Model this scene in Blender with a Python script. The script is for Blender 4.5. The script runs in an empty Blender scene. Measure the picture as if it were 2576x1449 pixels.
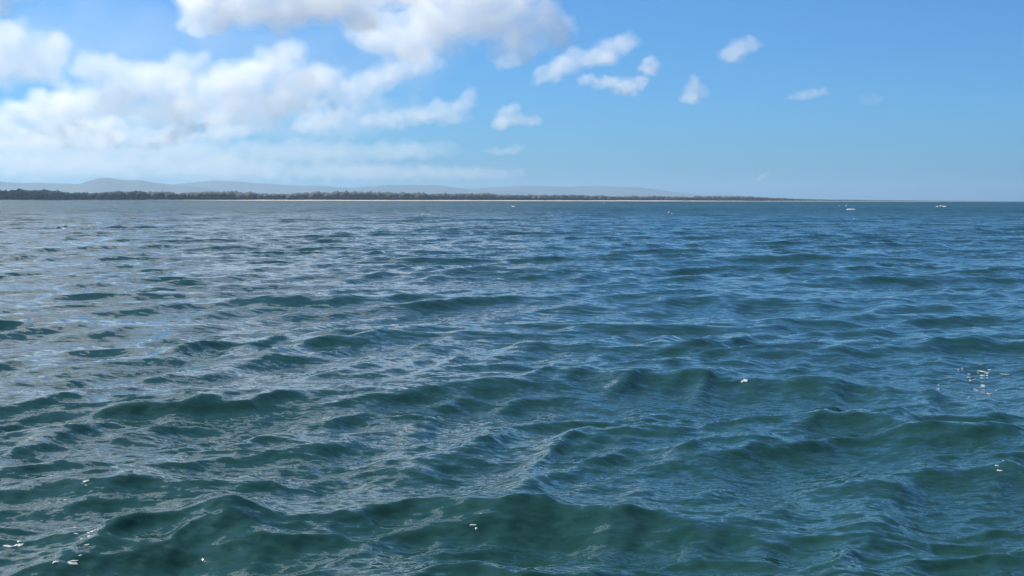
import bpy, bmesh, math, random
import numpy as np
from mathutils import Vector, Matrix, noise as mnoise

# ---------------------------------------------------------------- camera, sky, sun, exposure
S = bpy.context.scene
CAM_H = 2.35
HFOV = math.radians(43)
PITCH = math.radians(3.86)
cam_d = bpy.data.cameras.new('camera')
cam = bpy.data.objects.new('camera', cam_d)
S.collection.objects.link(cam)
cam_d.sensor_width = 36
cam_d.lens = 18 / math.tan(HFOV / 2)
cam_d.clip_start = 0.1
cam_d.clip_end = 200000
cam.location = (0, 0, CAM_H)
cam.rotation_euler = (math.radians(90) - PITCH, math.radians(-0.11), 0)
S.camera = cam

SUN_EL = math.radians(52)
SUN_AZ = math.radians(-64)          # measured from the view direction (+Y), negative = left
sun_dir = Vector((math.sin(SUN_AZ) * math.cos(SUN_EL), math.cos(SUN_AZ) * math.cos(SUN_EL), math.sin(SUN_EL)))
W = bpy.data.worlds.new('World')
S.world = W
W.use_nodes = True
wn, wl = W.node_tree.nodes, W.node_tree.links
bg = wn['Background']
sky = wn.new('ShaderNodeTexSky')
sky.sky_type = 'NISHITA'
sky.sun_disc = False
sky.sun_elevation = SUN_EL
sky.sun_rotation = SUN_AZ            # clockwise from +Y
sky.altitude = 0
sky.air_density = 0.7
sky.dust_density = 1.0
sky.ozone_density = 4.0
tint = wn.new('ShaderNodeMix')
tint.data_type = 'RGBA'; tint.blend_type = 'MULTIPLY'
tint.inputs['Factor'].default_value = 1.0
tint.inputs[7].default_value = (0.385, 0.78, 1.06, 1)
wl.new(sky.outputs[0], tint.inputs[6])
wl.new(tint.outputs[2], bg.inputs[0])
bg.inputs[1].default_value = 0.081

sun_l = bpy.data.lights.new('sun', 'SUN')
sun_l.energy = 5.0
sun_l.angle = math.radians(0.53)
sun_l.color = (1.0, 0.92, 0.79)
sun = bpy.data.objects.new('sun', sun_l)
S.collection.objects.link(sun)
sun.rotation_euler = sun_dir.to_track_quat('Z', 'Y').to_euler()

S.view_settings.view_transform = 'Standard'
S.view_settings.look = 'None'
S.view_settings.exposure = 0.74
S.view_settings.gamma = 1
S.view_settings.use_curve_mapping = False
S.render.engine = 'CYCLES'
S.cycles.use_denoising = True
S.cycles.max_bounces = 18
S.cycles.volume_bounces = 14
S.cycles.diffuse_bounces = 2
S.cycles.glossy_bounces = 3
S.cycles.sample_clamp_indirect = 4
S.cycles.caustics_reflective = False
S.cycles.caustics_refractive = False
S.cycles.filter_width = 1.5

# ---------------------------------------------------------------- helpers
rng = np.random.default_rng(7)
random.seed(7)
F = 1288 / math.tan(HFOV / 2)        # focal length for a picture 2576 units wide

def direction(px, py):
    """unit vector from the viewpoint towards a place in the view (2576 x 1449 units)"""
    x, y = (px - 1288) / F, (724.5 - py) / F
    c, s = math.cos(PITCH), math.sin(PITCH)
    return Vector((x, c + y * s, -s + y * c)).normalized()

def ground(px, py, z=0.0):
    d = direction(px, py)
    t = (z - CAM_H) / d.z
    return d.x * t, d.y * t

def link(name, me, mat=None, parent=None):
    o = bpy.data.objects.new(name, me)
    S.collection.objects.link(o)
    if mat:
        me.materials.append(mat)
    if parent:
        o.parent = parent
    return o

def tag(o, label=None, cat=None, group=None, kind=None):
    for k, v in (('label', label), ('category', cat), ('group', group), ('kind', kind)):
        if v:
            o[k] = v
    return o

def new_mat(name):
    m = bpy.data.materials.new(name)
    m.use_nodes = True
    return m, m.node_tree.nodes, m.node_tree.links

def np_mesh(name, V, Q, smooth=True):
    me = bpy.data.meshes.new(name)
    V = np.ascontiguousarray(V, dtype=np.float32)
    Q = np.ascontiguousarray(Q, dtype=np.int32)
    me.vertices.add(len(V))
    me.vertices.foreach_set('co', V.ravel())
    k = Q.shape[1]
    me.loops.add(Q.size)
    me.loops.foreach_set('vertex_index', Q.ravel())
    me.polygons.add(len(Q))
    me.polygons.foreach_set('loop_start', np.arange(0, Q.size, k, dtype=np.int32))
    me.polygons.foreach_set('loop_total', np.full(len(Q), k, dtype=np.int32))
    if smooth:
        me.polygons.foreach_set('use_smooth', np.ones(len(Q), dtype=bool))
    me.update(calc_edges=True)
    return me

def smooth01(a, b, x):
    t = np.clip((x - a) / (b - a), 0, 1)
    return t * t * (3 - 2 * t)

# ---------------------------------------------------------------- the sea
SEA_R = 34000.0
def sea_rows():
    r, out = 0.9, []
    while r < SEA_R:
        out.append(r)
        px = 0.0009 * r * r / CAM_H            # one picture row
        if r < 60:
            d = min(max(px, 0.022), 0.26)
        elif r < 260:
            d = 0.26 + (r - 60) * 0.0030
        elif r < 800:
            d = 0.86 + (r - 260) * 0.0026
        else:
            d = 2.26 + (r - 800) * 0.034
        r += d
    out.append(SEA_R)
    return np.array(out)

def sea_cols():
    half = math.radians(34)
    front = np.linspace(-half, half, 480)
    back = np.linspace(half, 2 * math.pi - half, 64)[1:-1]
    return np.concatenate([front, back])

R = sea_rows()
A = sea_cols()
nr, nc = len(R), len(A)
X0 = (R[:, None] * np.sin(A)[None, :]).astype(np.float32)
Y0 = (R[:, None] * np.cos(A)[None, :]).astype(np.float32)
dr = np.gradient(R)
dc = R * math.radians(68) / 480
spacing = np.maximum(dr, dc)
DX = np.zeros_like(X0); DY = np.zeros_like(X0); DZ = np.zeros_like(X0)

def patches(scale, seed, octaves=3):
    """slow uneven field, mean 0, about -1..1: gusts and wave groups"""
    r = np.random.default_rng(seed)
    out = np.zeros_like(X0)
    for o_ in range(octaves):
        for q in range(4):
            a = r.uniform(0, 6.283); k = 2 * math.pi / (scale / 1.7 ** o_) * r.uniform(0.8, 1.25)
            out += (0.62 ** o_ * np.sin(k * (math.sin(a) * X0 + 1.5 * math.cos(a) * Y0) + r.uniform(0, 6.283))).astype(np.float32)
    return out / 2.2

def band(l_hi, l_lo, count, slope, heading, spread, chop, peak, lean, mod=None):
    """a band of travelling waves summed, then sharpened: peaked crests, flat troughs, steep leading faces.
    slope = rms slope of the band; heading = way it runs, 0 = along +Y"""
    E = np.zeros_like(X0); H = np.zeros_like(X0); SX = np.zeros_like(X0); SY = np.zeros_like(X0)
    per = slope / math.sqrt(count / 2)
    kc = 2 * math.pi / math.sqrt(l_hi * l_lo)
    top = 0
    for i in range(count):
        lam = l_hi * (l_lo / l_hi) ** ((i + 0.5) / count) * rng.uniform(0.92, 1.08)
        w = smooth01(2.2, 4.0, lam / spacing)
        idx = np.nonzero(w > 0)[0]
        ang = math.radians(heading + rng.normal(0, 1) * spread)
        ph = rng.uniform(0, 6.283)
        k = 2 * math.pi / lam
        amp = per / k * rng.uniform(0.6, 1.3)
        if len(idx) == 0:
            continue
        lo, hi = idx[0], idx[-1] + 1
        top = max(top, hi)
        ux, uy = math.sin(ang), math.cos(ang)
        p = np.float32(k * ux) * X0[lo:hi] + np.float32(k * uy) * Y0[lo:hi] + np.float32(ph)
        ww = (amp * w[lo:hi]).astype(np.float32)[:, None]
        s, c = np.sin(p) * ww, np.cos(p) * ww
        E[lo:hi] += c; H[lo:hi] += s
        SX[lo:hi] += np.float32(ux) * s; SY[lo:hi] += np.float32(uy) * s
    if mod is not None:
        m = np.clip(mod, 0.1, 1.8)
        E *= m; H *= m; SX *= m; SY *= m
    lim = np.float32(2.0 * slope / kc)                 # no freak peaks
    E = lim * np.tanh(E / lim); H = lim * np.tanh(H / lim)
    DZ[:] += E + np.float32(peak * kc) * (E * E - H * H) * 0.5 + np.float32(lean * kc) * E * H
    DX[:] -= np.float32(chop) * SX
    DY[:] -= np.float32(chop) * SY
    return E

# wind sea: crests run roughly across the view, heading towards the viewpoint and slightly to the right
e1 = band(14, 7, 26, 0.043, 165, 12, 1.0, 1.0, 0.6)
e2 = band(7, 3.5, 34, 0.056, 163, 18, 1.0, 1.3, 0.9, 1 + 0.3 * patches(40, 1))
long_sea = (e1 + e2); long_sea = long_sea / (long_sea.std() + 1e-6)
gust = patches(26, 2)
g2 = patches(7, 3)
e3 = band(3.5, 1.7, 40, 0.075, 164, 23, 1.0, 1.0, 1.0, 1 + 0.2 * long_sea + 0.3 * gust)
e4 = band(1.7, 0.75, 60, 0.112, 166, 25, 1.0, 1.1, 1.0, 1 + 0.2 * long_sea + 0.3 * gust + 0.3 * g2)
e5 = band(0.75, 0.38, 60, 0.132, 166, 28, 1.0, 1.3, 1.2, 1 + 0.2 * long_sea + 0.35 * gust + 0.4 * g2)
# oblique ripples laid over it: their crests run away to the upper right
p4 = patches(9, 4)
e6 = band(2.2, 0.9, 40, 0.105, 114, 11, 0.7, 0.8, 0.6, 0.9 + 0.5 * p4)
e6b = band(0.9, 0.4, 46, 0.130, 113, 13, 0.7, 1.0, 0.6, 0.9 + 0.6 * p4)
e7 = band(0.38, 0.2, 60, 0.130, 152, 36, 0.9, 1.4, 1.0, 1 + 0.4 * gust + 0.4 * g2)
e8 = band(0.2, 0.09, 54, 0.110, 148, 40, 0.8, 1.2, 0.6, 1 + 0.4 * gust + 0.5 * g2)

# the single crests that stand out: (px, py of the crest, half length px, height m, wave width m, tilt deg)
CRESTS = [
    (330, 1165, 230, 0.22, 0.55, 6), (560, 1275, 330, 0.27, 0.75, -10), (1290, 1245, 300, 0.22, 0.55, -6),
    (1250, 1400, 230, 0.17, 0.50, 10), (1620, 1290, 240, 0.13, 0.5, -14), (1950, 925, 380, 0.22, 0.8, -16),
    (2330, 1035, 280, 0.24, 0.75, -20), (2480, 1150, 260, 0.22, 0.7, -4), (1750, 1100, 280, 0.13, 0.7, 18),
    (1480, 860, 330, 0.18, 0.8, 12), (1650, 845, 150, 0.14, 0.7, 0), (1150, 950, 200, 0.13, 0.7, 8), (760, 752, 290, 0.22, 1.0, 4),
    (1320, 674, 190, 0.28, 1.2, 6), (1850, 740, 200, 0.20, 1.1, 4), (390, 836, 90, 0.14, 0.8, 2),
    (680, 875, 110, 0.12, 0.7, 6), (780, 1110, 200, 0.10, 0.5, 4), (2430, 890, 150, 0.13, 0.7, 0), (560, 1240, 90, 0.10, 0.35, -8),
    (2100, 1200, 160, 0.12, 0.5, 10), (1000, 650, 150, 0.16, 1.0, 0), (2100, 640, 200, 0.2, 1.3, 0), (400, 640, 120, 0.18, 1.2, 0),
]
for px, py, hl, hgt, wid, tilt in CRESTS:
    cx, cy = ground(px, py, hgt * 0.8)
    rr = math.hypot(cx, cy)
    L = hl / F * rr
    a = math.radians(tilt)
    u = (X0 - cx) * math.cos(a) + (Y0 - cy) * math.sin(a)
    v = -(X0 - cx) * math.sin(a) + (Y0 - cy) * math.cos(a)
    msk = (np.abs(u) < 3 * L) & (np.abs(v) < 5 * wid)
    ridx = np.nonzero(msk.any(axis=1))[0]
    if len(ridx) == 0:
        continue
    lo, hi = ridx[0], ridx[-1] + 1
    u, v = u[lo:hi], v[lo:hi]
    ph1 = rng.uniform(0, 6)
    v = v + 0.16 * wid * np.sin(u / L * 2.6 + ph1) + 0.10 * wid * np.sin(u / L * 6.1 + ph1 * 2) + 0.25 * wid * (u / L) ** 2
    vv = np.where(v < 0, v / (0.85 * wid), v / (1.25 * wid))   # steeper towards the viewpoint
    prof = np.exp(-np.sqrt(vv * vv + 0.02) * 1.7 + 0.24) - 0.30 * np.exp(-((v + 1.7 * wid) / (1.1 * wid)) ** 2)
    DZ[lo:hi] += (0.64 * hgt * prof * np.exp(-(u / L) ** 2)).astype(np.float32)

VX, VY, VZ = X0 + DX, Y0 + DY, DZ
V = np.stack([VX, VY, VZ], axis=-1).reshape(-1, 3)
ii = np.arange(nr - 1)[:, None]; jj = np.arange(nc)[None, :]
j2 = (jj + 1) % nc
Q = np.stack([ii * nc + jj, ii * nc + j2, (ii + 1) * nc + j2, (ii + 1) * nc + jj], axis=-1).reshape(-1, 4)
Q = Q[:, ::-1]

m_sea, n, l = new_mat('sea_water')
b = n['Principled BSDF']
b.inputs['Base Color'].default_value = (0.0095, 0.037, 0.033, 1)
b.inputs['Roughness'].default_value = 0.06
b.inputs['IOR'].default_value = 1.333
tc = n.new('ShaderNodeTexCoord')
def slopes(scale, rot, stretch, detail):
    """a field of small wave slopes, longer along the crests than across them"""
    mp = n.new('ShaderNodeMapping')
    mp.inputs['Rotation'].default_value = (0, 0, math.radians(rot))
    mp.inputs['Scale'].default_value = (1 / stretch, 1, 1)
    l.new(tc.outputs['Object'], mp.inputs['Vector'])
    t = n.new('ShaderNodeTexNoise')
    t.inputs['Scale'].default_value = scale
    t.inputs['Detail'].default_value = detail
    t.inputs['Roughness'].default_value = 0.55
    t.inputs['Distortion'].default_value = 0.3
    l.new(mp.outputs[0], t.inputs['Vector'])
    sb = n.new('ShaderNodeVectorMath'); sb.operation = 'SUBTRACT'
    l.new(t.outputs['Color'], sb.inputs[0]); sb.inputs[1].default_value = (0.5, 0.5, 0.5)
    return sb
def scaled(v, const=None, sock=None, axes=(1, 1, 0)):
    m1 = n.new('ShaderNodeVectorMath'); m1.operation = 'MULTIPLY'
    l.new(v.outputs[0], m1.inputs[0]); m1.inputs[1].default_value = axes
    m2 = n.new('ShaderNodeVectorMath'); m2.operation = 'SCALE'
    l.new(m1.outputs[0], m2.inputs[0])
    if sock: l.new(sock, m2.inputs['Scale'])
    else: m2.inputs['Scale'].default_value = const
    return m2
def plus(a, c):
    m = n.new('ShaderNodeVectorMath'); m.operation = 'ADD'
    l.new(a, m.inputs[0]); l.new(c, m.inputs[1])
    return m.outputs[0]
rg = n.new('ShaderNodeMapRange')
rg.inputs['From Min'].default_value = 0.2; rg.inputs['From Max'].default_value = 1.4
rg.inputs['To Min'].default_value = 0.05; rg.inputs['To Max'].default_value = 0.26
at = n.new('ShaderNodeAttribute'); at.attribute_name = 'fine_sea'
l.new(at.outputs['Fac'], rg.inputs['Value']); l.new(rg.outputs[0], b.inputs['Roughness'])
geo = n.new('ShaderNodeNewGeometry')
at2 = n.new('ShaderNodeAttribute'); at2.attribute_name = 'near_sea'
fine = scaled(slopes(5.5, 28, 2.0, 2), const=0.58, axes=(0.7, 1, 0))
tiny = scaled(slopes(17, -20, 1.7, 2), sock=at2.outputs['Fac'], axes=(0.8, 1, 0))
ms = slopes(1.1, 6, 2.6, 3)
# waves too fine for the sheet: their steep leading faces look the way the wind sea runs, back slopes lie nearly flat
sx = n.new('ShaderNodeSeparateXYZ'); l.new(ms.outputs[0], sx.inputs[0])
ab = n.new('ShaderNodeMath'); ab.operation = 'ABSOLUTE'; l.new(sx.outputs[1], ab.inputs[0])
ng = n.new('ShaderNodeMath'); ng.operation = 'MULTIPLY'; l.new(ab.outputs[0], ng.inputs[0]); ng.inputs[1].default_value = -1.0
cx_ = n.new('ShaderNodeCombineXYZ'); l.new(sx.outputs[0], cx_.inputs[0]); l.new(ng.outputs[0], cx_.inputs[1])
mid = scaled(cx_, sock=at.outputs['Fac'], axes=(0.7, 1.0, 0))
v = plus(plus(plus(geo.outputs['Normal'], fine.outputs[0]), mid.outputs[0]), tiny.outputs[0])
nz = n.new('ShaderNodeVectorMath'); nz.operation = 'NORMALIZE'; l.new(v, nz.inputs[0])
l.new(nz.outputs[0], b.inputs['Normal'])
sea_me = np_mesh('sea', V, Q)

fa = sea_me.attributes.new('fine_sea', 'FLOAT', 'POINT')      # waves too small for the sheet at that distance
fa.data.foreach_set('value', np.repeat(0.15 + 1.35 * smooth01(0.05, 1.2, spacing) + 1.5 * smooth01(1.3, 6.0, spacing), nc).astype(np.float32))
fb = sea_me.attributes.new('near_sea', 'FLOAT', 'POINT')
fb.data.foreach_set('value', np.repeat(0.70 * (1 - smooth01(9, 30, R)), nc).astype(np.float32))
sea = link('sea', sea_me, m_sea)
tag(sea, 'choppy blue green sea filling the lower part of the view', 'sea', kind='structure')

def on_sea(x, y):
    """height and slope of the water near x, y"""
    k = np.argmin((VX - x) ** 2 + (VY - y) ** 2)
    i, j = divmod(int(k), nc)
    i = min(max(i, 1), nr - 2)
    p = Vector((VX[i, j], VY[i, j], VZ[i, j]))
    a = Vector((VX[i + 1, j] - VX[i - 1, j], VY[i + 1, j] - VY[i - 1, j], VZ[i + 1, j] - VZ[i - 1, j]))
    j1, j0 = (j + 1) % nc, (j - 1) % nc
    c = Vector((VX[i, j1] - VX[i, j0], VY[i, j1] - VY[i, j0], VZ[i, j1] - VZ[i, j0]))
    nn = c.cross(a).normalized()
    return p, (nn if nn.z > 0 else -nn)

# ---------------------------------------------------------------- the far coast
def simple_mat(name, c1, c2, scale, rough=0.9):
    m, n, l = new_mat(name)
    t = n.new('ShaderNodeTexNoise'); t.inputs['Scale'].default_value = scale; t.inputs['Detail'].default_value = 5
    tc = n.new('ShaderNodeTexCoord'); l.new(tc.outputs['Object'], t.inputs['Vector'])
    r = n.new('ShaderNodeValToRGB')
    r.color_ramp.elements[0].position = 0.35; r.color_ramp.elements[0].color = (*c1, 1)
    r.color_ramp.elements[1].position = 0.65; r.color_ramp.elements[1].color = (*c2, 1)
    l.new(t.outputs['Fac'], r.inputs['Fac']); l.new(r.outputs[0], n['Principled BSDF'].inputs['Base Color'])
    n['Principled BSDF'].inputs['Roughness'].default_value = rough
    return m
m_wood = simple_mat('woodland_leaves', (0.016, 0.021, 0.021), (0.032, 0.032, 0.029), 0.012)
m_sand = simple_mat('beach_sand', (0.30, 0.25, 0.20), (0.46, 0.40, 0.32), 0.01)
m_land = simple_mat('coast_ground', (0.06, 0.06, 0.03), (0.10, 0.09, 0.05), 0.004)
m_hill = simple_mat('hill_scrub', (0.022, 0.034, 0.026), (0.045, 0.055, 0.04), 0.0012)

# the shoreline: px in the view -> distance (m)
SH_PX = [-1500, -500, 0, 400, 900, 1400, 1800, 1950, 2100, 2500]
SH_D = [2700, 2900, 3100, 3400, 3900, 4700, 5600, 6400, 8000, 12500]
def shore(px):
    d = float(np.interp(px, SH_PX, SH_D))
    a = math.atan((px - 1288) / F)
    return d, a
def shore_pt(px, off):
    d, a = shore(px)
    return (d + off) * math.sin(a), (d + off) * math.cos(a)

pxs = np.linspace(-1500, 2480, 440)
# beach: wet edge, slope, low dune
prof = [(-40, -0.6), (0, 0.15), (60, 1.3), (130, 3.0), (170, 6.0), (230, 6.6), (300, 3)]
Vb, Qb = [], []
for i, px in enumerate(pxs):
    vis = float(np.interp(px, [-1500, 250, 700, 1700, 1900, 2480], [0.12, 0.16, 0.42, 0.42, 0.2, 0.1]))
    d, a = shore(px)
    for o_, z in prof:
        f = vis * (1 + 0.35 * mnoise.noise((px * 0.012, o_ * 0.01, 3)))
        x, y = shore_pt(px, o_ * (1 + 0.1 * mnoise.noise((px * 0.03, 0, 9))))
        Vb.append((x, y, z * (f if z > 0 else 1) * (d / 5000) ** 0.6))
k = len(prof)
for i in range(len(pxs) - 1):
    for j in range(k - 1):
        Qb.append((i * k + j, (i + 1) * k + j, (i + 1) * k + j + 1, i * k + j + 1))
beach = link('beach', np_mesh('beach', Vb, Qb), m_sand)
tag(beach, 'thin pale sand beach along the far shore', 'beach', kind='structure')
# land behind the beach
prof = [(215, 2.0), (320, 4.0), (900, 6.0), (2500, 8), (5000, 8)]
Vb, Qb = [], []
for px in pxs:
    for o_, z in prof:
        x, y = shore_pt(px, o_)
        Vb.append((x, y, z))
k = len(prof)
for i in range(len(pxs) - 1):
    for j in range(k - 1):
        Qb.append((i * k + j, (i + 1) * k + j, (i + 1) * k + j + 1, i * k + j + 1))
coast = link('coast_ground', np_mesh('coast_ground', Vb, Qb), m_land)
tag(coast, 'low dark land behind the beach', 'land', kind='structure')

# woodland: many crowns, too far to count
bm = bmesh.new(); bmesh.ops.create_icosphere(bm, subdivisions=1, radius=1.0)
iv = np.array([v.co[:] for v in bm.verts]); itri = np.array([[v.index for v in f.verts] for f in bm.faces]); bm.free()
Vw, Qw = [], []
cnt = 0
for i in range(9500):
    px = rng.uniform(-1300, 2470)
    d, a = shore(px)
    off = rng.uniform(230, 900)
    x, y = shore_pt(px, off)
    h0 = np.interp(px, [-1300, 0, 500, 1000, 1700, 1900, 2100, 2470], [26, 26, 26, 26, 25, 20, 10, 3])
    h = h0 * (0.75 + 0.22 * mnoise.noise((px * 0.006, 0.3, 0)) + 0.12 * mnoise.noise((px * 0.03, 1.7, 0))) * rng.uniform(0.94, 1.02)
    wv = h * rng.uniform(0.55, 0.95) * (d / 4500) ** 0.5
    p = iv * (1 + 0.22 * rng.standard_normal((len(iv), 1))) * np.array([wv, wv, h * 0.55]) + np.array([x, y, h * 0.5 + 2])
    Vw.append(p); Qw.append(itri + cnt); cnt += len(iv)
wood = link('woodland', np_mesh('woodland', np.concatenate(Vw), np.concatenate(Qw), False), m_wood)
tag(wood, 'dark band of trees along the far shore', 'woodland', kind='stuff')

# hills: long ranges at their own distances; (px, crest py) along the ridge
def hill_range(name, label, dist, pts, depth, seed):
    px0, px1 = pts[0][0], pts[-1][0]
    nx, ny = 260, 26
    Vh, Qh = [], []
    for i in range(nx):
        px = px0 + (px1 - px0) * i / (nx - 1)
        py = np.interp(px, [p[0] for p in pts], [p[1] for p in pts])
        py += 2.0 * mnoise.fractal((px * 0.012, seed, 0), 1.0, 2.0, 5)
        a = math.atan((px - 1288) / F)
        H = max(0.0, (504.0 - py) / F * dist / math.cos(a))
        for j in range(ny):
            t = j / (ny - 1)
            o_ = (t - 0.5) * 2 * depth
            s = math.exp(-((t - 0.5) / 0.19) ** 2)
            z = H * s * (1 + (0.35 * (1 - s)) * mnoise.fractal((px * 0.01, t * 4, seed), 1.0, 2.0, 4)) - 2 * (1 - s)
            dd = dist / math.cos(a) + o_
            Vh.append((dd * math.sin(a), dd * math.cos(a), z))
    for i in range(nx - 1):
        for j in range(ny - 1):
            Qh.append((i * ny + j, (i + 1) * ny + j, (i + 1) * ny + j + 1, i * ny + j + 1))
    o = link(name, np_mesh(name, Vh, Qh), m_hill)
    tag(o, label, 'hills', kind='structure')
    return o
hill_range('hills', 'blue grey range with a rounded peak on the left', 18500,
    [(-900, 475), (-500, 468), (-200, 462), (0, 462), (120, 466), (200, 466), (250, 453), (275, 451), (310, 456), (350, 457),
     (390, 462), (430, 466), (560, 480), (700, 492), (900, 503)], 2400, 1)
hill_range('hills', 'broad pale range behind the middle of the tree band', 24000,
    [(330, 504), (420, 470), (480, 462), (540, 456), (600, 458), (660, 463), (720, 467), (800, 468), (880, 473), (960, 468),
     (1040, 464), (1100, 466), (1160, 474), (1220, 476), (1300, 480), (1400, 504)], 2600, 2)
hill_range('hills', 'faint low range fading out towards the open sea', 27000,
    [(1080, 504), (1180, 476), (1260, 470), (1340, 467), (1420, 469), (1500, 467), (1600, 470), (1680, 479), (1760, 489), (1850, 489),
     (1940, 496), (2000, 500), (2060, 504)], 2600, 3)

# the air between
SIG = 4.2e-5
bm = bmesh.new(); bmesh.ops.create_cube(bm, size=1.0)
me = bpy.data.meshes.new('haze'); bm.to_mesh(me); bm.free()
m_haze, n, l = new_mat('sea_air')
n.remove(n['Principled BSDF'])
pv = n.new('ShaderNodeVolumePrincipled')
pv.inputs['Color'].default_value = (0.52, 0.76, 1.0, 1)
pv.inputs['Density'].default_value = SIG
pv.inputs['Anisotropy'].default_value = 0.42
l.new(pv.outputs[0], n['Material Output'].inputs['Volume'])
haze = link('haze', me, m_haze)
haze.scale = (2 * SEA_R + 400, 2 * SEA_R + 400, 425)
haze.location = (0, 0, 420 - 212.5)
tag(haze, 'thin blue haze over the sea and coast', 'haze', kind='stuff')

# ---------------------------------------------------------------- clouds
def cloud_mat(name, dens, aniso=0.3):
    m, n, l = new_mat(name)
    n.remove(n['Principled BSDF'])
    pv = n.new('ShaderNodeVolumeScatter')
    pv.inputs['Color'].default_value = (0.9995, 0.982, 0.943, 1)
    pv.inputs['Density'].default_value = dens
    pv.inputs['Anisotropy'].default_value = aniso
    l.new(pv.outputs[0], n['Material Output'].inputs['Volume'])
    return m

bm = bmesh.new(); bmesh.ops.create_icosphere(bm, subdivisions=2, radius=1.0)
pv2 = np.array([v.co[:] for v in bm.verts]); pt2 = np.array([[v.index for v in f.verts] for f in bm.faces]); bm.free()

tex_big = bpy.data.textures.new('billow_large', 'CLOUDS'); tex_big.noise_depth = 3; tex_big.noise_basis = 'ORIGINAL_PERLIN'
def puff_mesh(name, lobes, d, grow, seed, voxel_px):
    """closed lumpy hull from lobes in view units; local frame = right, away, up around the first lobe"""
    r = np.random.default_rng(seed)
    k = d / F
    Vc, Tc, cnt = [], [], 0
    def ball(c, rad):
        nonlocal cnt
        Vc.append(pv2 * rad + c); Tc.append(pt2 + cnt); cnt += len(pv2)
    x0, y0 = lobes[0][0], lobes[0][1]
    for px, py, rx, ry, lean in lobes:
        c0 = np.array([px - x0, 0, y0 - py])
        ca, sa = math.cos(math.radians(lean)), math.sin(math.radians(lean))
        M = np.array([[ca, 0, sa], [0, 1, 0], [-sa, 0, ca]]).T   # lean: rises to the right
        rdep = 0.75 * math.sqrt(rx * ry)
        # core of the lobe
        E = np.array([rx, rdep, ry])
        Vc.append((pv2 * E * 0.72 * grow) @ M.T + c0); Tc.append(pt2 + cnt); cnt += len(pv2)
        nb = int(10 + 2.2 * rx / max(ry, 1) * 3)
        for q in range(nb):
            u = r.standard_normal(3); u /= np.linalg.norm(u)
            rad = r.uniform(0.26, 0.5) * ry
            p = M @ (u * E * r.uniform(0.55, 0.95)) + c0
            ball(p, np.array([1.25, 1, 0.9]) * rad * grow)
            for s in range(2):
                w = r.standard_normal(3); w /= np.linalg.norm(w)
                ball(p + w * rad * 0.9, np.array([1.2, 1, 0.85]) * rad * r.uniform(0.3, 0.55) * grow)
    P = np.concatenate(Vc) * k
    me = np_mesh(name, P, np.concatenate(Tc))
    return me

dg_cache = []
def make_cloud(label, d, lobes, od, seed, group=None, wisp=1.0, voxel=4.2, beyond=False):
    """od: optical depth through the smallest lobe radius"""
    k = d / F
    x0, y0 = lobes[0][0], lobes[0][1]
    c = direction(x0, y0)
    loc = Vector((0, 0, CAM_H)) + c * d
    az = math.atan2(c.x, c.y)
    ry = max(l_[3] for l_ in lobes)
    root = bpy.data.objects.new('cloud', None)
    S.collection.objects.link(root)
    root.location = loc
    root.rotation_euler = (0, 0, -az)
    tag(root, label, 'cloud', group or 'clouds drifting over the sea')
    shells = [('billow', 0.66, 0.26 * od / (ry * k)), ('billow', 0.96, 0.17 * od / (ry * k)), ('fringe', 1.26, 0.085 * wisp * od / (ry * k))]
    if beyond:
        shells = [('billow', 1.0, 0.5 * od / (ry * k))]
    for nm, grow, dens in shells:
        me = puff_mesh(nm, lobes, d, grow, seed, voxel)
        o = link(nm, me, cloud_mat('cloud_vapour', dens), root)
        rm = o.modifiers.new('union', 'REMESH'); rm.mode = 'VOXEL'
        rm.voxel_size = (ry / 7 if beyond else ry / 7 if od < 0.5 and ry > 25 else min(max(ry / 8, 1.9), 8.0)) * k
        sm = o.modifiers.new('soften', 'SMOOTH'); sm.factor = 0.5; sm.iterations = 2
        for sc_, st in ((0.75, 0.62), (0.28, 0.42)):
            t = bpy.data.textures.new('billow', 'CLOUDS'); t.noise_scale = sc_ * ry * k; t.noise_depth = 2
            dm = o.modifiers.new('billow', 'DISPLACE'); dm.texture = t; dm.strength = st * ry * k
            dm.mid_level = 0.5; dm.texture_coords = 'LOCAL'
        rm2 = o.modifiers.new('close', 'REMESH'); rm2.mode = 'VOXEL'; rm2.voxel_size = rm.voxel_size * 1.05; rm2.use_smooth_shade = True
    return root

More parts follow.
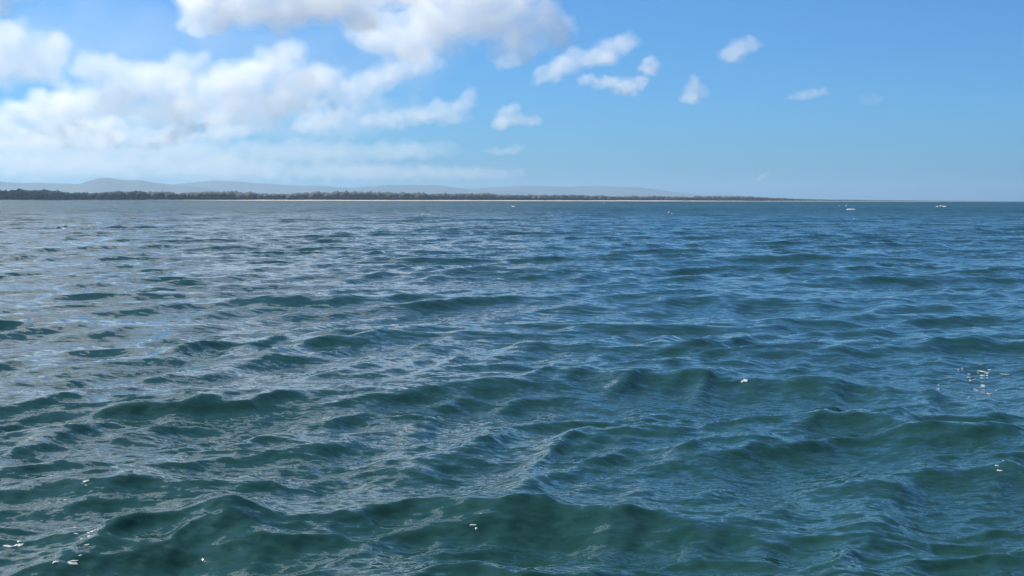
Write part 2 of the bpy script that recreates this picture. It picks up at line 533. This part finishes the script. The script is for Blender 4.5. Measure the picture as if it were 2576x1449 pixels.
CLOUDS = [
 # label, distance, lobes(px,py,rx,ry,lean), optical depth, fringe weight
 ('large bright cumulus cut by the top edge, left of the middle', 6400,
    [(640, 20, 190, 66, -4), (820, 12, 170, 58, 0), (515, 52, 62, 44, 10), (900, -60, 300, 80, 0), (660, -70, 220, 80, 0)], 2.2, 1),
 ('broad grey cumulus reaching to the middle of the top edge', 7000,
    [(1130, 55, 230, 85, 4), (1340, 62, 90, 66, 12), (1010, 115, 170, 45, -10), (1200, -50, 260, 90, 0), (1290, 130, 70, 34, 0)], 1.9, 1),
 ('grey cloud in the top left corner', 5400,
    [(-40, 0, 150, 64, 20), (-220, -60, 260, 120, 0), (70, -50, 150, 44, 16)], 2.6, 1),
 ('bright heap of cloud below the top left corner', 7800,
    [(20, 160, 130, 66, -10), (-120, 120, 160, 96, 0), (100, 135, 70, 44, 20), (10, 100, 70, 40, 0)], 1.8, 1),
 ('long leaning bank of white cloud left of the middle', 9800,
    [(660, 170, 150, 44, 25), (560, 212, 140, 60, 20), (730, 235, 140, 54, 14), (620, 280, 110, 46, 10), (790, 200, 60, 40, 30)], 1.7, 1),
 ('white cloud bank rising over the left hills', 10800,
    [(330, 220, 140, 64, 14), (250, 172, 48, 40, 20), (440, 180, 90, 46, 14), (430, 275, 160, 52, 4), (210, 262, 120, 52, 12)], 1.7, 1),
 ('low bright cloud by the left edge above the hills', 11500,
    [(90, 275, 110, 40, 20), (-60, 312, 150, 42, 4), (180, 318, 130, 30, 6)], 1.6, 1),
 ('thin grey streak rising towards the middle cloud', 9400,
    [(960, 195, 160, 40, 24), (1060, 170, 70, 26, 20), (880, 245, 100, 40, 20), (820, 190, 60, 34, 0)], 0.75, 1.5),
 ('row of small low puffs left above the hills', 14500,
    [(440, 345, 70, 20, 10), (330, 345, 80, 20, 0), (210, 342, 80, 22, 0), (90, 345, 80, 20, 0), (560, 335, 80, 18, 8)], 1.0, 1.5),
 ('small white puff under the leaning cloud bank', 12400,
    [(800, 308, 60, 24, 14), (850, 295, 30, 18, 10)], 1.0, 1.4),
 ('pale flat cloud drawn out below the grey streak', 12400,
    [(1080, 285, 100, 22, 12), (1180, 248, 26, 18, 35), (970, 300, 70, 18, 4), (1140, 298, 50, 15, 0), (1155, 268, 34, 18, 35)], 0.8, 1.6),
 ('small bright cloud alone above the middle hills', 12400,
    [(1275, 300, 38, 22, 30), (1325, 303, 36, 13, -4), (1293, 274, 13, 12, 0)], 1.1, 1.4),
 ('leaning cloud streak just right of the big cumulus', 9000,
    [(1520, 130, 66, 28, 20), (1430, 160, 60, 26, 24), (1365, 190, 24, 18, 0), (1580, 108, 26, 20, 30)], 1.0, 1.5),
 ('tiny round puff right of the leaning streak', 9200, [(1628, 168, 20, 17, 20)], 1.1, 1.5),
 ('narrow flat cloud under the leaning streak', 9600,
    [(1580, 214, 50, 18, 8), (1474, 200, 18, 14, 0), (1520, 208, 36, 15, 0)], 1.0, 1.5),
 ('square little cloud standing highest on the right', 8400, [(1850, 125, 32, 26, 12), (1885, 110, 26, 15, 0)], 0.8, 1.8),
 ('small pointed cloud right of the flat one', 10000, [(1746, 238, 24, 20, 0), (1744, 212, 11, 15, 0)], 1.0, 1.6),
 ('faint lens of cloud far right', 11500, [(2035, 236, 50, 11, 8)], 0.34, 2.2),
 ('barely visible scrap of cloud farthest right', 11500, [(2190, 250, 32, 11, 0)], 0.10, 2.5),
 ('faint scrap under the broad grey cumulus', 9400, [(1275, 156, 36, 16, 6)], 0.45, 2),
 ('thin pale scrap low above the middle hills', 17000, [(1290, 377, 40, 9, 10), (1250, 381, 34, 8, 0)], 0.3, 2),
 ('tiny slanting wisp low over the right horizon', 33000, [(1918, 443, 22, 6, 35)], 0.3, 2),
 ('thin white veil low over the left hills', 20000,
    [(160, 385, 380, 46, 0), (-250, 395, 320, 46, 0), (430, 385, 300, 42, 0), (720, 380, 260, 34, 2), (960, 372, 220, 28, 3)], 0.42, 3),
 ('pale veil behind the leaning cloud banks', 15500,
    [(560, 300, 320, 56, 6), (250, 300, 280, 60, 4), (850, 305, 240, 50, 10), (40, 330, 220, 46, 0)], 0.26, 2.6),
 ('pale band of far cloud just above the left hills', 33000,
    [(150, 424, 360, 36, 0), (-250, 424, 320, 36, 0), (520, 426, 320, 32, 0), (850, 428, 280, 28, 0), (1120, 430, 240, 22, 0)], 0.5, 2.5),
 ('thin high veil across the blue gap at upper left', 14000,
    [(250, 110, 420, 110, 4), (-200, 120, 360, 120, 0), (650, 130, 360, 90, 6), (950, 150, 240, 70, 8)], 0.16, 2.5),
 ('ragged white scraps low on the left under the cloud banks', 15000,
    [(250, 358, 90, 16, 6), (120, 362, 80, 14, 0), (390, 352, 80, 16, 10), (20, 366, 90, 14, 0)], 0.8, 1.8),
 ('small leaning scrap below the long bank', 13500,
    [(445, 335, 34, 18, 30), (490, 322, 34, 15, 20)], 1.0, 1.6),
 # the same field of cloud going on above and beside the view
 ('cloud bank above the left of the view', 4200,
    [(100, -520, 480, 170, 10), (620, -560, 300, 130, 0), (-500, -420, 520, 190, 0)], 1.5, 0),
 ('cloud bank high above the top left corner', 3600,
    [(0, -1250, 600, 240, 0), (560, -1250, 330, 170, 0), (-600, -1050, 500, 240, 0)], 1.3, 0),
 ('cloud heap between the high bank and the top edge', 5800,
    [(300, -270, 360, 90, 6), (-150, -230, 380, 110, 0), (660, -250, 220, 70, 4)], 1.3, 0),
 ('grey white cloud field between the upper banks', 4400,
    [(250, -820, 420, 120, 8), (-300, -760, 420, 120, 0), (620, -860, 220, 90, 6)], 1.2, 0),
 ('unseen thin cloud added above the middle to soften the sea reflection', 4600,  # added out of view: tapers the edge of the bank's reflection in the sea
    [(1050, -430, 220, 80, 14), (1240, -380, 150, 50, 10), (930, -330, 160, 56, 10)], 0.55, 0),
 ('unseen loose scraps added high above the middle to soften the sea reflection', 4000,  # also added out of view, thinning the mirrored cloud edge higher up
    [(1050, -1000, 240, 110, 10), (1280, -900, 170, 70, 14), (900, -860, 180, 80, 0)], 0.5, 0),
 ('unseen small cloud added right of the middle to soften the sea reflection', 5000,  # last of the added unseen clouds, grading the reflection towards the right
    [(1500, -620, 130, 50, 12), (1600, -590, 80, 34, 8)], 0.5, 0),
 ('cloud bank beyond the left edge', 6500,
    [(-700, 100, 360, 130, 8), (-500, 280, 260, 70, 0), (-900, 320, 300, 80, 0), (-1000, -100, 380, 140, 0)], 1.3, 0),
]
for i, (lab, d, lobes, od, wisp) in enumerate(CLOUDS):
    if max(q[3] for q in lobes) < 30:           # small clouds: thicker and thinner-bodied
        lobes = [(a_, b_, c_ * 1.1, d_ * 1.35, e_) for a_, b_, c_, d_, e_ in lobes]; od *= 0.85
    make_cloud(lab, d, lobes, od, 100 + i, wisp=wisp, beyond=(wisp == 0))

# ---------------------------------------------------------------- foam on the crests
m_foam, n, l = new_mat('sea_foam')
b = n['Principled BSDF']
b.inputs['Base Color'].default_value = (0.28, 0.305, 0.32, 1)
b.inputs['Roughness'].default_value = 0.6

m_thin, n2, l2 = new_mat('thin_foam')
n2['Principled BSDF'].inputs['Base Color'].default_value = (0.20, 0.24, 0.26, 1)
n2['Principled BSDF'].inputs['Roughness'].default_value = 0.45

def foam(label, px, py, spread_x, spread_y, count, size, seed, zc=0.15):
    """flecks lying on the water about a crest; sizes in view units"""
    r = np.random.default_rng(seed)
    root = bpy.data.objects.new('foam_patch', None)
    S.collection.objects.link(root)
    x, y = ground(px, py, zc)
    root.location = on_sea(x, y)[0]
    tag(root, label, 'foam', 'foam flecks on the waves')
    for q in range(count):
        qx, qy = px + r.normal(0, 0.5) * spread_x, py + r.normal(0, 0.5) * spread_y
        x, y = ground(qx, qy, zc)
        p, nn = on_sea(x, y)
        d = math.hypot(p.x, p.y)
        sz = size * d / F * r.uniform(0.3, 1.0) * 0.5
        quat = nn.to_track_quat('Z', 'Y').to_matrix()
        sh = pv2 * (1 + 0.25 * r.standard_normal((len(pv2), 1)))
        sh = sh * np.array([sz * r.uniform(0.9, 2.3), sz * r.uniform(0.5, 1.1), sz * (0.22 if py > 620 else 0.55)])
        th = r.uniform(-0.6, 0.6)
        rot = np.array([[math.cos(th), -math.sin(th), 0], [math.sin(th), math.cos(th), 0], [0, 0, 1]])
        sh = sh @ rot.T @ np.array(quat).T
        o = link('fleck', np_mesh('fleck', sh, pt2), m_thin if 'broken' in label or 'scattered' in label else m_foam, root)
        o.location = p - root.location
    return root

FOAM = [
 ('cluster of white flecks on the near left wave face', 215, 1325, 46, 56, 15, 13),
 ('white splash at the left edge near the bottom', 40, 1308, 26, 4, 4, 24),
 ('white bead on the near left crest', 345, 1268, 12, 6, 5, 11),
 ('scattered flecks on the slope left of the near crest', 150, 1225, 130, 40, 18, 8),
 ('thin foam line at the left above the near waves', 110, 1108, 50, 5, 8, 9),
 ('white flecks on the dark crest at the bottom middle', 1205, 1275, 14, 20, 3, 13),
 ('white bead on the crest right of the middle', 1872, 918, 10, 3, 3, 14),
 ('broken foam patch near the right edge', 2460, 905, 100, 46, 34, 14),
 ('two flecks on the right hand green crest', 2330, 1030, 80, 12, 2, 11),
 ('foam bead at the right edge crest', 2515, 1140, 26, 8, 3, 12),
 ('fleck at the bottom right of the middle', 1872, 1412, 6, 6, 2, 13),
 ('long bright whitecap far off on the left', 255, 574, 44, 2, 14, 15),
 ('small whitecap left of the long bright one', 150, 577, 36, 2, 7, 11),
 ('upright white splash left of the middle distance', 615, 598, 6, 5, 5, 13),
 ('tiny whitecap under the left end of the tree band', 294, 519, 6, 1, 3, 10),
 ('tiny whitecap under the beach near the middle', 1290, 521, 14, 1, 4, 9),
 ('tiny whitecap touching the beach line', 1512, 511, 8, 1, 3, 9),
 ('whitecap right of the middle below the horizon', 1690, 537, 14, 1, 5, 11),
 ('left one of two whitecaps close together on the right horizon', 2122, 517, 10, 1, 4, 11),
 ('right one of two whitecaps close together on the right horizon', 2145, 526, 12, 1, 4, 11),
 ('whitecap below the close pair on the right', 2130, 549, 22, 2, 6, 11),
 ('whitecap at the far right under the horizon', 2375, 518, 20, 1, 5, 11),
 ('pale whitecap left of the middle under the beach', 1070, 541, 18, 2, 4, 10),
 ('short whitecap low on the far left near the frame edge', 60, 548, 20, 2, 4, 10),
 ('faint whitecap between the long crest and the far left cap', 470, 560, 20, 2, 4, 9),
 ('small whitecap in the far middle right of the splash', 900, 556, 16, 2, 3, 9),
 ('pale whitecap far off below the gap in the beach', 1400, 545, 16, 2, 3, 9),
 ('foam fringe on the long crest left of the middle', 830, 735, 60, 4, 5, 8),
]
for i, (lab, px, py, sx, sy, c, sz) in enumerate(FOAM):
    foam(lab, px, py, sx, sy, c, sz * (1.0 if py > 620 else 0.95), 500 + i, 0.2 if py > 600 else 0.0)
